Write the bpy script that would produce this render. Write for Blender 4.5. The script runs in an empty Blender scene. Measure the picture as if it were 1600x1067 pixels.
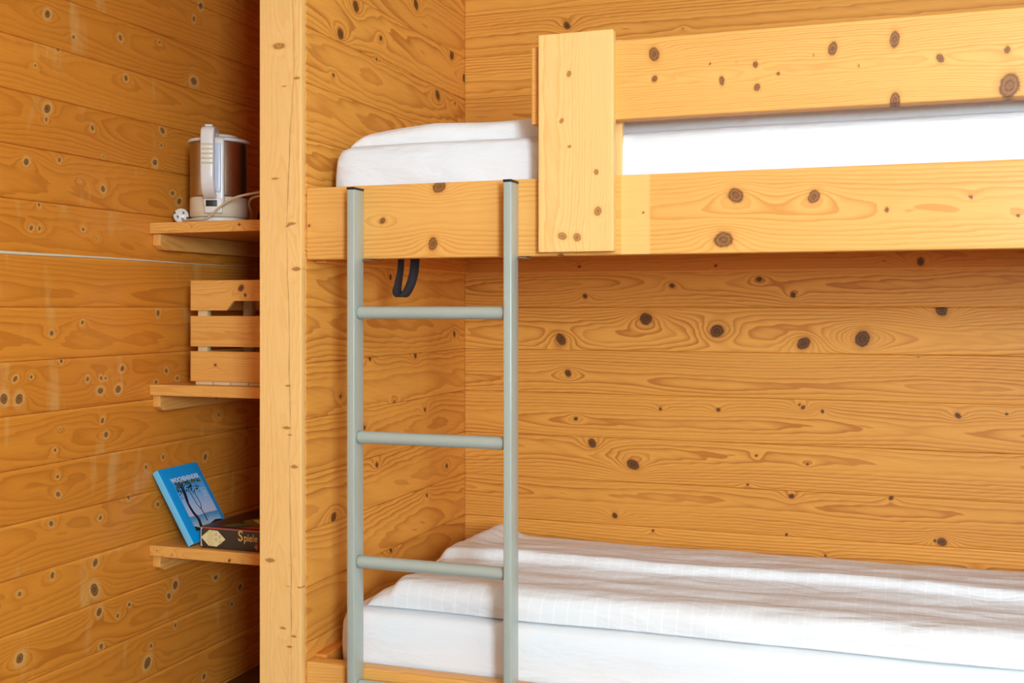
import bpy, math
import numpy as np
E = 1.156                      # eye height above the floor; shapes are drawn with z from eye level
col = bpy.context.scene.collection
rnd = np.random.RandomState(7)

# ------------------------------------------------------------------ objects
def tag(o, label=None, cat=None, group=None, kind=None):
    if label: o['label'] = label
    if cat: o['category'] = cat
    if group: o['group'] = group
    if kind: o['kind'] = kind
    return o
ORIG = {}
def empty(name, loc, label, cat, group=None):
    o = bpy.data.objects.new(name, None); col.objects.link(o)
    o.empty_display_size = .1
    o.location = (loc[0], loc[1], loc[2] + E); ORIG[o] = np.array([loc[0], loc[1], loc[2]], float)
    return tag(o, label, cat, group)
def mk(name, verts, faces, mat, parent=None, smooth=True, org=None, attrs=None, label=None, mats=None, fmat=None):
    """verts in eye-level world coordinates; the object gets its own origin"""
    v = np.array(verts, float).reshape(-1, 3)
    if org is None: org = np.array([v[:,0].mean(), v[:,1].mean(), v[:,2].min()])
    org = np.array(org, float)
    me = bpy.data.meshes.new(name)
    me.from_pydata([tuple(p) for p in (v - org).tolist()], [], faces if isinstance(faces, list) else faces.tolist())
    me.materials.append(mat)
    for m in (mats or []): me.materials.append(m)
    if fmat is not None: me.polygons.foreach_set('material_index', np.array(fmat, np.int32))
    if smooth: me.polygons.foreach_set('use_smooth', np.ones(len(me.polygons), bool))
    if attrs:
        for k, a in attrs.items():
            if a.ndim == 1:
                at = me.attributes.new(k, 'FLOAT', 'POINT'); at.data.foreach_set('value', a.astype(np.float32))
            else:
                at = me.attributes.new(k, 'FLOAT_VECTOR', 'POINT'); at.data.foreach_set('vector', a.astype(np.float32).ravel())
    me.update(); me.validate()
    o = bpy.data.objects.new(name, me); col.objects.link(o)
    ORIG[o] = org
    if parent is not None:
        o.parent = parent; o.location = tuple(org - ORIG[parent])
    else:
        o.location = (org[0], org[1], org[2] + E)
    if label: o['label'] = label
    return o

# ------------------------------------------------------------------ materials
def nodes(name):
    m = bpy.data.materials.new(name); m.use_nodes = True
    nt = m.node_tree; b = nt.nodes['Principled BSDF']
    return m, nt, b
def srgb(c):
    c = [x/255. for x in c]
    return tuple((x/12.92 if x <= .04045 else ((x+.055)/1.055)**2.4) for x in c) + (1.,)
def N(nt, t, **k):
    n = nt.nodes.new(t)
    for a, v in k.items(): setattr(n, a, v)
    return n
def mth(nt, op, a, b=None, c=None, clamp=False):
    n = N(nt, 'ShaderNodeMath', operation=op); n.use_clamp = clamp
    for i, x in enumerate((a, b, c)):
        if x is None: continue
        if isinstance(x, (int, float)): n.inputs[i].default_value = x
        else: nt.links.new(x, n.inputs[i])
    return n.outputs[0]
def ramp(nt, fac, stops, interp='LINEAR'):
    n = N(nt, 'ShaderNodeValToRGB'); cr = n.color_ramp; cr.interpolation = interp
    while len(cr.elements) < len(stops): cr.elements.new(.5)
    for e, (p, c) in zip(cr.elements, stops):
        e.position = p; e.color = c if len(c) == 4 else tuple(c) + (1,)
    nt.links.new(fac, n.inputs[0]); return n.outputs[0]
def mixc(nt, fac, a, b, mode='MIX'):
    n = N(nt, 'ShaderNodeMix', data_type='RGBA', blend_type=mode)
    for s, x in ((n.inputs[0], fac), (n.inputs[6], a), (n.inputs[7], b)):
        if isinstance(x, (int, float, tuple)): s.default_value = x
        else: nt.links.new(x, s)
    return n.outputs[2]
g = lambda v: (v, v, v, 1)
def plain(name, c, rough=.5, metal=0., coat=0., bump=None, spec=None):
    m, nt, b = nodes(name)
    tc = N(nt, 'ShaderNodeTexCoord')
    nz = N(nt, 'ShaderNodeTexNoise'); nz.inputs['Scale'].default_value = 25; nz.inputs['Detail'].default_value = 4
    nt.links.new(tc.outputs['Object'], nz.inputs['Vector'])
    cc = srgb(c)
    lo = tuple(x*.94 for x in cc[:3]) + (1,)
    nt.links.new(mixc(nt, nz.outputs['Fac'], lo, cc), b.inputs['Base Color'])
    b.inputs['Roughness'].default_value = rough; b.inputs['Metallic'].default_value = metal
    b.inputs['Coat Weight'].default_value = coat; b.inputs['Coat Roughness'].default_value = .1
    if spec is not None: b.inputs['Specular IOR Level'].default_value = spec
    if bump:
        n2 = N(nt, 'ShaderNodeTexNoise'); n2.inputs['Scale'].default_value = bump[0]; n2.inputs['Detail'].default_value = 3
        nt.links.new(tc.outputs['Object'], n2.inputs['Vector'])
        bp = N(nt, 'ShaderNodeBump'); bp.inputs['Strength'].default_value = bump[1]; bp.inputs['Distance'].default_value = .002
        nt.links.new(n2.outputs['Fac'], bp.inputs['Height']); nt.links.new(bp.outputs[0], b.inputs['Normal'])
    return m
def wood(name, light, late, knot=(116, 70, 32), rim=(66, 38, 16), halo=None, scuff=False, contrast=.6, rough=.38, tonevar=.16, coat=.15, spec=.28):
    """knotty softwood: reads the growth-ring field, knot distance and board tone stored on the mesh"""
    m, nt, b = nodes(name)
    at = lambda n: N(nt, 'ShaderNodeAttribute', attribute_name=n)
    ring = at('ring').outputs['Fac']; kn = at('knot').outputs['Fac']; tone = at('tone').outputs['Fac']
    suv = at('suv').outputs['Vector']; line = at('line').outputs['Fac']; pale = at('pale').outputs['Fac']
    def noise(scale, sc, detail=2):
        mp = N(nt, 'ShaderNodeMapping'); mp.inputs['Scale'].default_value = scale; nt.links.new(suv, mp.inputs['Vector'])
        n = N(nt, 'ShaderNodeTexNoise'); n.inputs['Scale'].default_value = sc; n.inputs['Detail'].default_value = detail
        nt.links.new(mp.outputs[0], n.inputs['Vector']); return n.outputs['Fac']
    wob = mth(nt, 'MULTIPLY', noise((3, 24, 24), 1, 2), .55)
    r = mth(nt, 'ADD', ring, wob)
    fr = mth(nt, 'FRACT', r); fl = mth(nt, 'FLOOR', r)
    wn = N(nt, 'ShaderNodeTexWhiteNoise', noise_dimensions='1D'); nt.links.new(fl, wn.inputs['W'])
    prof = ramp(nt, fr, [(0, g(0)), (.30, g(.10)), (.60, g(.45)), (.80, g(1)), (.95, g(1)), (1, g(0))])
    k = mth(nt, 'MULTIPLY_ADD', wn.outputs['Value'], .65, .45)
    patch = ramp(nt, noise((1.6, 9, 9), 1, 2), [(.3, g(.45)), (.6, g(1))])
    fac = mth(nt, 'MULTIPLY', mth(nt, 'MULTIPLY', mth(nt, 'MULTIPLY', prof, k), patch), contrast, clamp=True)
    # broad tone of each board
    lt = srgb(light); ltd = tuple(x*(1 - tonevar*(1.0 + .35*i)) for i, x in enumerate(lt[:3])) + (1,)
    basec = mixc(nt, tone, lt, ltd)
    blot = ramp(nt, noise((1.2, 6, 6), 1, 3), [(.3, g(0)), (.7, g(1))])
    basec = mixc(nt, mth(nt, 'MULTIPLY', blot, .35), basec, tuple(x*(.86 - .07*i) for i, x in enumerate(lt[:3])) + (1,))
    c = mixc(nt, fac, basec, srgb(late))
    fib = noise((14, 520, 520), 1, 3)
    c = mixc(nt, mth(nt, 'MULTIPLY', ramp(nt, fib, [(.35, g(0)), (.75, g(1))]), .22), c, srgb(late))
    # unaged (covered) wood on the beam; painted highlights on board and ledger edges
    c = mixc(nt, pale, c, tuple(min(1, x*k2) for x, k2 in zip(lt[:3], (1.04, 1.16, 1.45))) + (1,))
    # knots: halo, rim, heart
    kj = mth(nt, 'ADD', kn, mth(nt, 'ADD', mth(nt, 'MULTIPLY_ADD', noise((260, 260, 260), 1, 2), .3, -.15), mth(nt, 'MULTIPLY_ADD', noise((60, 60, 60), 1, 1), .36, -.18)))
    if scuff:
        sf = ramp(nt, noise((13, 3.2, 3.2), 1, 4), [(.60, g(0)), (.72, g(1))])
        c = mixc(nt, mth(nt, 'MULTIPLY', sf, .38), c, srgb(halo))
    if halo:
        hf = ramp(nt, mth(nt, 'MULTIPLY', kj, .25), [(0, g(1)), (.34, g(.75)), (.62, g(0)), (1, g(0))])
        c = mixc(nt, mth(nt, 'MULTIPLY', hf, .6), c, srgb(halo))
    else:
        hf = ramp(nt, mth(nt, 'MULTIPLY', kj, .25), [(0, g(1)), (.27, g(.7)), (.5, g(0)), (1, g(0))])
        c = mixc(nt, mth(nt, 'MULTIPLY', hf, .5), c, srgb(late))
    kc = ramp(nt, mth(nt, 'ADD', kj, mth(nt, 'MULTIPLY_ADD', noise((420, 420, 120), 1, 2), .5, -.25)), [(0, srgb(rim)), (.22, srgb(knot)), (.42, srgb(rim)), (.55, srgb(knot)), (.72, srgb(knot)), (.90, srgb(rim)), (1, srgb(rim))])
    kf = ramp(nt, mth(nt, 'MULTIPLY', kj, .5), [(0, g(1)), (.46, g(.95)), (.53, g(.35)), (.62, g(0))])
    # tiny knots melt into the interpolation, so pull a little more strength from them
    c = mixc(nt, kf, c, kc)
    c = mixc(nt, line, c, srgb((128, 84, 44)))
    nt.links.new(c, b.inputs['Base Color'])
    b.inputs['Roughness'].default_value = rough; b.inputs['Specular IOR Level'].default_value = spec
    b.inputs['Coat Weight'].default_value = coat; b.inputs['Coat Roughness'].default_value = .22
    bp = N(nt, 'ShaderNodeBump'); bp.inputs['Strength'].default_value = .25; bp.inputs['Distance'].default_value = .0012
    h = mth(nt, 'ADD', mth(nt, 'MULTIPLY', fac, .6), mth(nt, 'ADD', mth(nt, 'MULTIPLY', fib, .3), mth(nt, 'MULTIPLY', noise((5, 22, 22), 1, 2), 1.6)))
    nt.links.new(h, bp.inputs['Height']); nt.links.new(bp.outputs[0], b.inputs['Normal'])
    nt.links.new(bp.outputs[0], b.inputs['Coat Normal'])
    return m

# ------------------------------------------------------------------ lattice boxes
def lin(a, b, step, bev, nb=2):
    """grid line positions from a to b with two extra lines in each rounded edge"""
    L = b - a; bev = min(bev, L*.45)
    n = max(1, int(round((L - 2*bev)/step)))
    mid = np.linspace(a + bev, b - bev, n + 1)
    if bev <= 0: return mid, bev
    e = [a + bev*(1 - math.cos(math.pi/2*i/nb)) for i in range(nb)] if nb > 1 else [a]
    return np.concatenate([e, mid, [b + a - x for x in reversed(e)]]), bev
def lattice(lo, hi, steps, bev, skip=()):
    """closed rounded box as a quad lattice -> verts, quads; skip drops faces such as '+y'"""
    P = []; bb = []
    for k in range(3):
        p, b_ = lin(lo[k], hi[k], steps[k], bev); P.append(p); bb.append(b_)
    n = [len(p) for p in P]
    idx = lambda i, j, k: (i*n[1] + j)*n[2] + k
    Q = []
    for ax in range(3):
        u, v = [a for a in range(3) if a != ax]
        for sgn in (-1, 1):
            if ('+' if sgn > 0 else '-') + 'xyz'[ax] in skip: continue
            U, V = np.meshgrid(np.arange(n[u]-1), np.arange(n[v]-1), indexing='ij')
            U = U.ravel(); V = V.ravel(); fixed = np.full(U.shape, (n[ax]-1) if sgn > 0 else 0)
            c = []
            for du, dv in ((0,0),(1,0),(1,1),(0,1)):
                a = [None]*3; a[ax] = fixed; a[u] = U+du; a[v] = V+dv
                c.append(idx(*a))
            flip = (sgn > 0) == (ax == 1)
            if flip: c = c[::-1]
            Q.append(np.stack(c, 1))
    Q = np.concatenate(Q); used, inv = np.unique(Q, return_inverse=True); Q = inv.reshape(Q.shape)
    k = used % n[2]; j = (used//n[2]) % n[1]; i = used//(n[1]*n[2])
    p = np.stack([P[0][i], P[1][j], P[2][k]], 1)
    if bev > 0:
        b_ = min(bb); lo_ = np.array(lo)+b_; hi_ = np.array(hi)-b_
        c = np.clip(p, lo_, hi_); d = p - c; L = np.linalg.norm(d, axis=1); m = L > 1e-9
        # map the cubic offset to a rounded one
        mx = np.abs(d).max(1); s = np.ones(len(p)); s[m] = mx[m]/L[m]
        out = m & ((np.abs(d) > 1e-9).sum(1) > 1)
        p2 = p.copy(); p2[out] = c[out] + d[out]*(b_/np.maximum(L[out], 1e-9))[:,None]
        p = p2
    return p, Q

def wave(x, seed, wl, n=4):
    r = np.random.RandomState(seed % 100000); y = np.zeros_like(x)
    for _ in range(n):
        y += np.sin(x*2*math.pi/(wl*r.uniform(.6, 1.7)) + r.uniform(0, 6.3))*r.uniform(.4, 1)
    return y/n*1.4
def wood_attrs(s, t, w, tmid, seed, knots=(), freq=120., pith=None, depth=None, kscale=1., wav=1., kasp=1., kamp=1.):
    """s along the grain, t across the face, w into the board"""
    r = np.random.RandomState(seed % 100000)
    tc = (pith if pith is not None else r.uniform(-.035, .035)) + tmid
    d0 = depth if depth is not None else r.uniform(.015, .05)
    tcs = tc + .010*wav*wave(s, seed+1, 1.3)
    ds_ = d0 + .016*wav*wave(s, seed+2, .95) + .0018*wav*wave(s, seed+3, .24)
    R = np.sqrt((t - tcs)**2 + (w + ds_)**2)
    R = R + .0012*wave(s + 3*t, seed+4, .11) + .0009*wave(t*4 + s, seed+5, .07)
    K = np.full(s.shape, 4.0)
    for i, (a, b_, rad) in enumerate(knots):
        ds = s - a; dt = t - b_
        e = (ds/(2.4*rad + .011))**2 + (dt/(1.5*rad + .006))**2
        amp = kamp*(.0010 + 2.0*rad)*(1 if (i*7 + seed) % 3 else -1)
        R = R + amp*np.exp(-e)
        e2 = (ds/(7*rad + .02))**2 + (dt/(2.5*rad + .01))**2
        R = R + .3*amp*np.exp(-e2)
        th = ((i*37 + seed*11) % 17)/17.*math.pi; ca, sa = math.cos(th), math.sin(th); el = 1.06 + .22*((i*29 + seed) % 7)/7.
        kd = np.sqrt(((ds*kasp*ca + dt/kasp*sa)/(el*rad))**2 + ((-ds*kasp*sa + dt/kasp*ca)/(rad/el**.5))**2)/kscale
        K = np.minimum(K, kd)
    return R*freq, K
def wood_box(lo, hi, grain, face, seed, knots=(), bev=.003, step=.01, tstep=None, wstep=.02, freq=120., skip=(), tone=None,
             pith=None, depth=None, deform=None, pale=None, line=None, kscale=1., wav=1., kasp=1., kamp=1.):
    """grain / face: axis numbers of the grain and of the board's depth. returns verts, quads, attrs"""
    ax_t = 3 - grain - face
    steps = [0,0,0]; steps[grain] = step; steps[ax_t] = tstep or step; steps[face] = wstep
    p, q = lattice(lo, hi, steps, bev, skip)
    if deform is not None: p = deform(p)
    s, t = p[:, grain], p[:, ax_t]; w = p[:, face] - lo[face]
    ring, K = wood_attrs(s, t, w, (lo[ax_t]+hi[ax_t])/2, seed, knots, freq, pith, depth, kscale, wav, kasp, kamp)
    r = np.random.RandomState((seed*13+5) % 100000)
    tn = np.full(len(p), r.uniform(0, 1) if tone is None else tone)
    off = r.uniform(-20, 20, 3)
    suv = np.stack([s, t, w], 1) + off
    at = dict(ring=ring, knot=K, tone=tn, suv=suv)
    at['pale'] = np.zeros(len(p)) if pale is None else pale(p)
    at['line'] = np.zeros(len(p)) if line is None else line(p)
    return p, q, at
def join(parts):
    V = []; Q = []; A = {}; n = 0
    for p, q, a in parts:
        V.append(p); Q.append(q + n); n += len(p)
        for k, x in a.items(): A.setdefault(k, []).append(x)
    return np.concatenate(V), np.concatenate(Q), {k: np.concatenate(x) for k, x in A.items()}
def wood_obj(name, parts, mat, parent=None, **k):
    if isinstance(parts, tuple): parts = [parts]
    p, q, a = join(parts)
    return mk(name, p, q, mat, parent, attrs=a, **k)

# ------------------------------------------------------------------ plain shapes
def box(lo, hi, bev=.002, step=.05):
    return lattice(lo, hi, (step,)*3, bev)
def tube(pts, rad, n=12, closed=False, sx=1., up=(0,0,1)):
    pts = np.array(pts, float); m = len(pts); V = []; Q = []
    rad = np.full(m, rad) if np.isscalar(rad) else np.array(rad)
    tg = np.gradient(pts, axis=0); tg /= np.linalg.norm(tg, axis=1)[:,None]
    a = np.cross(tg[0], up); 
    if np.linalg.norm(a) < 1e-3: a = np.cross(tg[0], (1, 0, .1))
    a /= np.linalg.norm(a)
    for i in range(m):
        a = a - tg[i]*a.dot(tg[i]); a /= np.linalg.norm(a); b = np.cross(tg[i], a)
        for k in range(n):
            th = 2*math.pi*k/n
            V.append(pts[i] + rad[i]*(sx*math.cos(th)*a + math.sin(th)*b))
    for i in range(m-1):
        for k in range(n):
            k2 = (k+1) % n; Q.append([i*n+k, i*n+k2, (i+1)*n+k2, (i+1)*n+k])
    Q.append(list(range(n))[::-1]); Q.append([(m-1)*n+k for k in range(n)])
    return np.array(V), Q
def spline(P, n=10):
    P = np.array(P, float); P = np.vstack([2*P[0]-P[1], P, 2*P[-1]-P[-2]]); o = []
    for i in range(1, len(P)-2):
        for u in np.linspace(0, 1, n, endpoint=False):
            a, b, c, d = P[i-1:i+3]
            o.append(.5*((2*b) + (-a+c)*u + (2*a-5*b+4*c-d)*u*u + (-a+3*b-3*c+d)*u**3))
    o.append(P[-2]); return np.array(o)
def lathe(prof, n=48, c=(0,0,0)):
    V = []; Q = []; m = len(prof)
    for r, z in prof:
        for k in range(n):
            th = 2*math.pi*k/n; V.append((c[0]+r*math.cos(th), c[1]+r*math.sin(th), c[2]+z))
    for i in range(m-1):
        for k in range(n):
            k2 = (k+1) % n; Q.append([i*n+k, i*n+k2, (i+1)*n+k2, (i+1)*n+k])
    Q.append(list(range(n))[::-1]); Q.append([(m-1)*n+k for k in range(n)])
    return np.array(V), Q
def merge(*parts):
    V = []; Q = []; n = 0
    for p, q in parts:
        V.append(np.array(p)); Q += [[int(i)+n for i in f] for f in q]; n += len(p)
    return np.concatenate(V), Q
def prism(poly, O, U, V_, Nn, h):
    """flat outline poly (u,v) raised by h along Nn from O"""
    O, U, V_, Nn = map(lambda a: np.array(a, float), (O, U, V_, Nn)); m = len(poly)
    base = [O + U*a + V_*b for a, b in poly]
    vs = base + [p + Nn*h for p in base]
    fs = [list(range(m, 2*m)), list(range(m))[::-1]] + [[i, (i+1) % m, m+(i+1) % m, m+i] for i in range(m)]
    return np.array(vs), fs
def lettering(txt, size, O, U, V_, Nn, h=.0004, bold=0., squeeze=1.):
    cu = bpy.data.curves.new('t', 'FONT'); cu.body = txt; cu.size = size; cu.extrude = h/2; cu.offset = bold; cu.resolution_u = 3
    ob = bpy.data.objects.new('t', cu); col.objects.link(ob)
    dg = bpy.context.evaluated_depsgraph_get(); me = bpy.data.meshes.new_from_object(ob.evaluated_get(dg))
    O, U, V_, Nn = map(lambda a: np.array(a, float), (O, U, V_, Nn))
    vs = np.array([O + U*v.co.x*squeeze + V_*v.co.y + Nn*(v.co.z + h/2) for v in me.vertices])
    fs = [list(p.vertices) for p in me.polygons]
    bpy.data.objects.remove(ob); bpy.data.curves.remove(cu); bpy.data.meshes.remove(me)
    return vs, fs

# knots seen in the timber: (along grain, across, radius) in metres
K_BACK = [(0.386,0.033,0.0066),(0.647,0.063,0.0065),(0.895,0.079,0.0072),(0.368,0.122,0.0038),(0.772,0.119,0.0046),(0.311,-0.096,0.0144),(0.57,-0.034,0.0168),(0.777,-0.068,0.0173),(0.334,-0.197,0.0095),(0.613,-0.295,0.0046),(0.78,-0.292,0.0055),(0.357,-0.332,0.0057),(0.988,0.034,0.0071),(1.017,-0.1,0.016),(1.173,-0.086,0.0192),(1.323,0.119,0.0103),(1.374,-0.005,0.0154),(1.233,0.127,0.0052),(1.316,-0.133,0.0026),(1.015,-0.278,0.0053),(1.005,-0.271,0.0036),(1.067,-0.288,0.0044),(1.415,-0.288,0.0068),(1.534,-0.28,0.0037),(0.408,-0.402,0.0114),(0.532,-0.46,0.015),(0.477,-0.613,0.0075),(1.376,-0.627,0.0103),(0.984,-0.527,0.0071),(1.247,-0.517,0.0055),(0.97,-0.635,0.0039),(1.357,-0.625,0.0034),(1.075,-0.686,0.0035),(1.46,-0.699,0.0051),(0.591,-0.649,0.0037),(0.887,-0.418,0.0036),(0.863,-0.501,0.0036),(1.027,-0.435,0.0036),(0.33,0.841,0.0096),(0.679,0.802,0.0028),(0.553,0.71,0.0056)]
K_LEFT = [(0.244,0.747,0.0127),(0.602,0.843,0.0125),(0.165,0.66,0.0124),(0.383,0.699,0.0067),(0.86,0.757,0.0134),(0.957,0.706,0.0099),(0.754,0.617,0.013),(0.13,0.554,0.0046),(0.36,0.639,0.0041),(0.885,0.617,0.0039),(0.321,-0.13,0.0065),(0.598,-0.135,0.0071),(0.88,-0.081,0.0077),(0.44,0.08,0.0068),(0.165,-0.215,0.0046),(0.463,-0.253,0.0051),(0.663,-0.29,0.0063),(0.36,-0.406,0.0066),(0.821,-0.471,0.0066),(0.13,-0.501,0.0107),(0.676,-0.535,0.0055),(0.443,-0.643,0.0068),(0.289,-0.303,0.0065)]
K_NICHE = [(-0.048,0.716,0.0086),(0.043,0.681,0.0048),(0.22,0.719,0.0068),(0.385,0.744,0.0045),(0.545,0.665,0.0113),(0.58,0.896,0.0086),(0.545,0.848,0.0066),(-0.011,0.638,0.0048),(-0.088,0.583,0.0039),(0.243,0.616,0.0069),(-0.048,0.485,0.0094),(-0.052,0.458,0.0047),(0.112,0.462,0.0058),(0.399,0.498,0.0081),(0.393,0.456,0.0045),(0.365,0.404,0.008),(-0.117,0.347,0.0076),(-0.007,0.365,0.0056),(0.152,0.393,0.0033),(0.152,0.309,0.0075),(0.066,0.322,0.0033),(0.445,0.326,0.0064),(0.475,0.305,0.0083),(-0.101,0.19,0.0054),(-0.074,0.191,0.0047),(-0.076,0.248,0.0046),(0.078,0.199,0.0049),(0.13,0.178,0.0033),(0.075,-0.039,0.0049),(0.379,-0.016,0.0072),(-0.033,-0.064,0.0063),(0.228,-0.164,0.0068),(0.094,-0.184,0.0057),(0.145,-0.185,0.005),(0.162,-0.186,0.0042),(0.142,-0.217,0.0083),(0.212,-0.218,0.0094),(-0.14,-0.217,0.0106),(-0.187,-0.213,0.0104),(0.416,-0.18,0.0063),(0.466,-0.204,0.0055),(0.37,-0.209,0.0054),(0.15,-0.296,0.0058),(0.164,-0.334,0.0067),(-0.152,-0.169,0.006),(-0.101,-0.167,0.0046),(0.671,-0.328,0.0059),(-0.022,-0.352,0.0047),(0.602,-0.448,0.0077),(0.402,-0.423,0.0054),(0.326,-0.441,0.0053),(-0.004,-0.302,0.0032),(0.0,-0.134,0.0048),(-0.011,-0.463,0.0063),(-0.013,-0.419,0.0047),(0.142,-0.548,0.0058),(0.254,-0.513,0.0052),(0.379,-0.553,0.0054),(-0.035,-0.531,0.0063),(0.123,-0.661,0.0083),(-0.031,-0.659,0.0063),(0.12,-0.73,0.0132),(-0.138,-0.679,0.0053),(0.137,-0.792,0.0092),(0.457,-0.797,0.0101),(0.428,-0.821,0.0073),(0.256,-0.802,0.0052),(0.655,-0.82,0.0078),(0.785,-0.879,0.0081),(-0.138,-0.832,0.0106),(0.21,-0.821,0.0051),(0.332,-0.983,0.0124),(0.145,-0.884,0.0067),(0.457,-0.912,0.0055),(0.348,-0.94,0.0053),(0.74,-0.922,0.006),(0.596,-1.102,0.0076)]
K_BEAM = [(0.33,0.262,0.0125),(0.194,0.192,0.0064),(0.315,0.138,0.0112),(0.009,0.185,0.0036),(0.97,0.222,0.014),(0.946,0.135,0.0159),(0.783,0.193,0.0026),(1.121,0.215,0.0112),(1.255,0.185,0.0043),(1.403,0.205,0.0036),(1.483,0.168,0.0035),(0.607,0.107,0.0054)]
K_RAIL = [(0.806,0.515,0.0117),(0.807,0.465,0.0059),(0.919,0.487,0.0026),(0.972,0.487,0.0025),(0.943,0.452,0.0064),(1.009,0.479,0.0057),(1.053,0.458,0.0038),(1.012,0.434,0.0063),(1.156,0.499,0.0099),(1.269,0.508,0.0109),(1.203,0.463,0.0031),(1.35,0.466,0.0072),(1.465,0.473,0.0059),(1.469,0.407,0.0188),(1.27,0.392,0.0109),(1.121,0.489,0.0025)]
K_BOARD = [(0.633,0.482,0.0053),(0.617,0.386,0.0046),(0.634,0.332,0.0033),(0.619,0.147,0.0079),(0.65,0.144,0.0079),(0.691,0.277,0.0052),(0.694,0.197,0.0079)]
K_POST = [(-0.058,0.595,0.0102),(-0.016,0.562,0.0043),(-0.011,0.52,0.0058),(-0.044,0.503,0.0036),(-0.068,0.292,0.0058),(-0.024,0.189,0.0058),(-0.039,0.185,0.0044),(-0.013,0.087,0.0072),(-0.034,-0.179,0.0044),(-0.026,-0.215,0.0044),(-0.038,-0.273,0.0058),(-0.031,-0.288,0.0044),(-0.018,-0.361,0.0058),(-0.081,-0.578,0.0073),(-0.028,-0.584,0.0036),(-0.034,-0.632,0.0044),(-0.004,-0.633,0.0043),(-0.048,-0.729,0.0051),(-0.019,-0.745,0.0044),(-0.031,-0.771,0.0044)]
L_POST = [(-0.023,0.696,0.0015),(-0.019,0.609,0.0015),(-0.019,0.522,0.0015),(-0.028,0.407,0.0015),(-0.033,0.291,0.0015),(-0.038,0.189,0.0015),(-0.036,0.087,0.0015),(-0.031,-0.029,0.0015),(-0.031,-0.174,0.0015),(-0.028,-0.232,0.0015),(-0.031,-0.32,0.0015),(-0.029,-0.436,0.0015),(-0.026,-0.61,0.0015)]
POWER, FILL, EXPO = 235., 12., 0.13

# ------------------------------------------------------------------ materials used
W_ALC  = wood('alcove_pine', (248, 175, 78), (180, 98, 28), contrast=.74, rough=.55, coat=0, tonevar=.10)
W_NICHE = wood('varnished_pine', (244, 158, 56), (180, 94, 24), knot=(158, 112, 66), rim=(86, 50, 26), halo=(240, 196, 120), scuff=True, contrast=.52, rough=.34, spec=.45, coat=.25, tonevar=.12)
W_BEAM = wood('bed_pine', (244, 181, 96), (206, 126, 44), knot=(150, 96, 50), rim=(104, 62, 30), contrast=.62, rough=.45, tonevar=.06)
W_PALE = wood('pale_pine', (255, 206, 132), (232, 166, 84), knot=(196, 136, 72), rim=(150, 96, 48), contrast=.55, rough=.5, tonevar=.05, coat=.05)
W_SHELF = wood('shelf_pine', (250, 186, 96), (212, 130, 46), knot=(128, 80, 40), rim=(86, 50, 26), contrast=.6, rough=.45, tonevar=.05)
W_FLOOR = wood('floor_wood', (120, 76, 40), (84, 50, 26), contrast=.4, rough=.35)
W_LEDGE = wood('ledger_pine', (234, 150, 60), (180, 96, 28), contrast=.5, rough=.6, coat=0, tonevar=.04)
W_WHITE = wood('white_painted_boards', (236, 234, 228), (224, 222, 216), contrast=.2, coat=0)
M_LADDER = plain('grey_green_enamel', (172, 177, 164), .32, 0, .3)
M_BLACK = plain('black_plastic', (22, 22, 24), .4)
M_STRAP = plain('black_webbing', (42, 34, 36), .8, bump=(900, .4))
M_ZINC = plain('zinc_steel', (150, 146, 138), .35, .9)
M_WHITEP = plain('white_plastic', (236, 230, 220), .3, 0, .3)
M_CREAM = plain('cream_plastic', (226, 208, 176), .4)
M_YELLOWP = plain('yellowed_plastic', (218, 196, 150), .5)
M_CORD = plain('beige_cord', (214, 190, 150), .5)
M_DARKM = plain('dark_metal', (60, 54, 46), .4, .6)
M_GAUGE = plain('milky_gauge', (214, 224, 238), .15, 0, .6)
M_PAPER = plain('page_edges', (236, 228, 212), .8)
M_HIGHLIGHT = plain('groove_highlight', (236, 220, 184), .5)
M_CRPOST = plain('whitewashed_softwood', (228, 200, 146), .7, bump=(120, .5))
def steel():
    m, nt, b = nodes('brushed_steel'); tc = N(nt, 'ShaderNodeTexCoord')
    mp = N(nt, 'ShaderNodeMapping'); mp.inputs['Scale'].default_value = (4, 4, 600); nt.links.new(tc.outputs['Object'], mp.inputs['Vector'])
    n = N(nt, 'ShaderNodeTexNoise'); n.inputs['Scale'].default_value = 1; nt.links.new(mp.outputs[0], n.inputs['Vector'])
    b.inputs['Base Color'].default_value = srgb((178, 162, 128)); b.inputs['Metallic'].default_value = 1
    nt.links.new(mth(nt, 'MULTIPLY_ADD', n.outputs['Fac'], .14, .24), b.inputs['Roughness']); return m
M_STEEL = steel()
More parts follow.
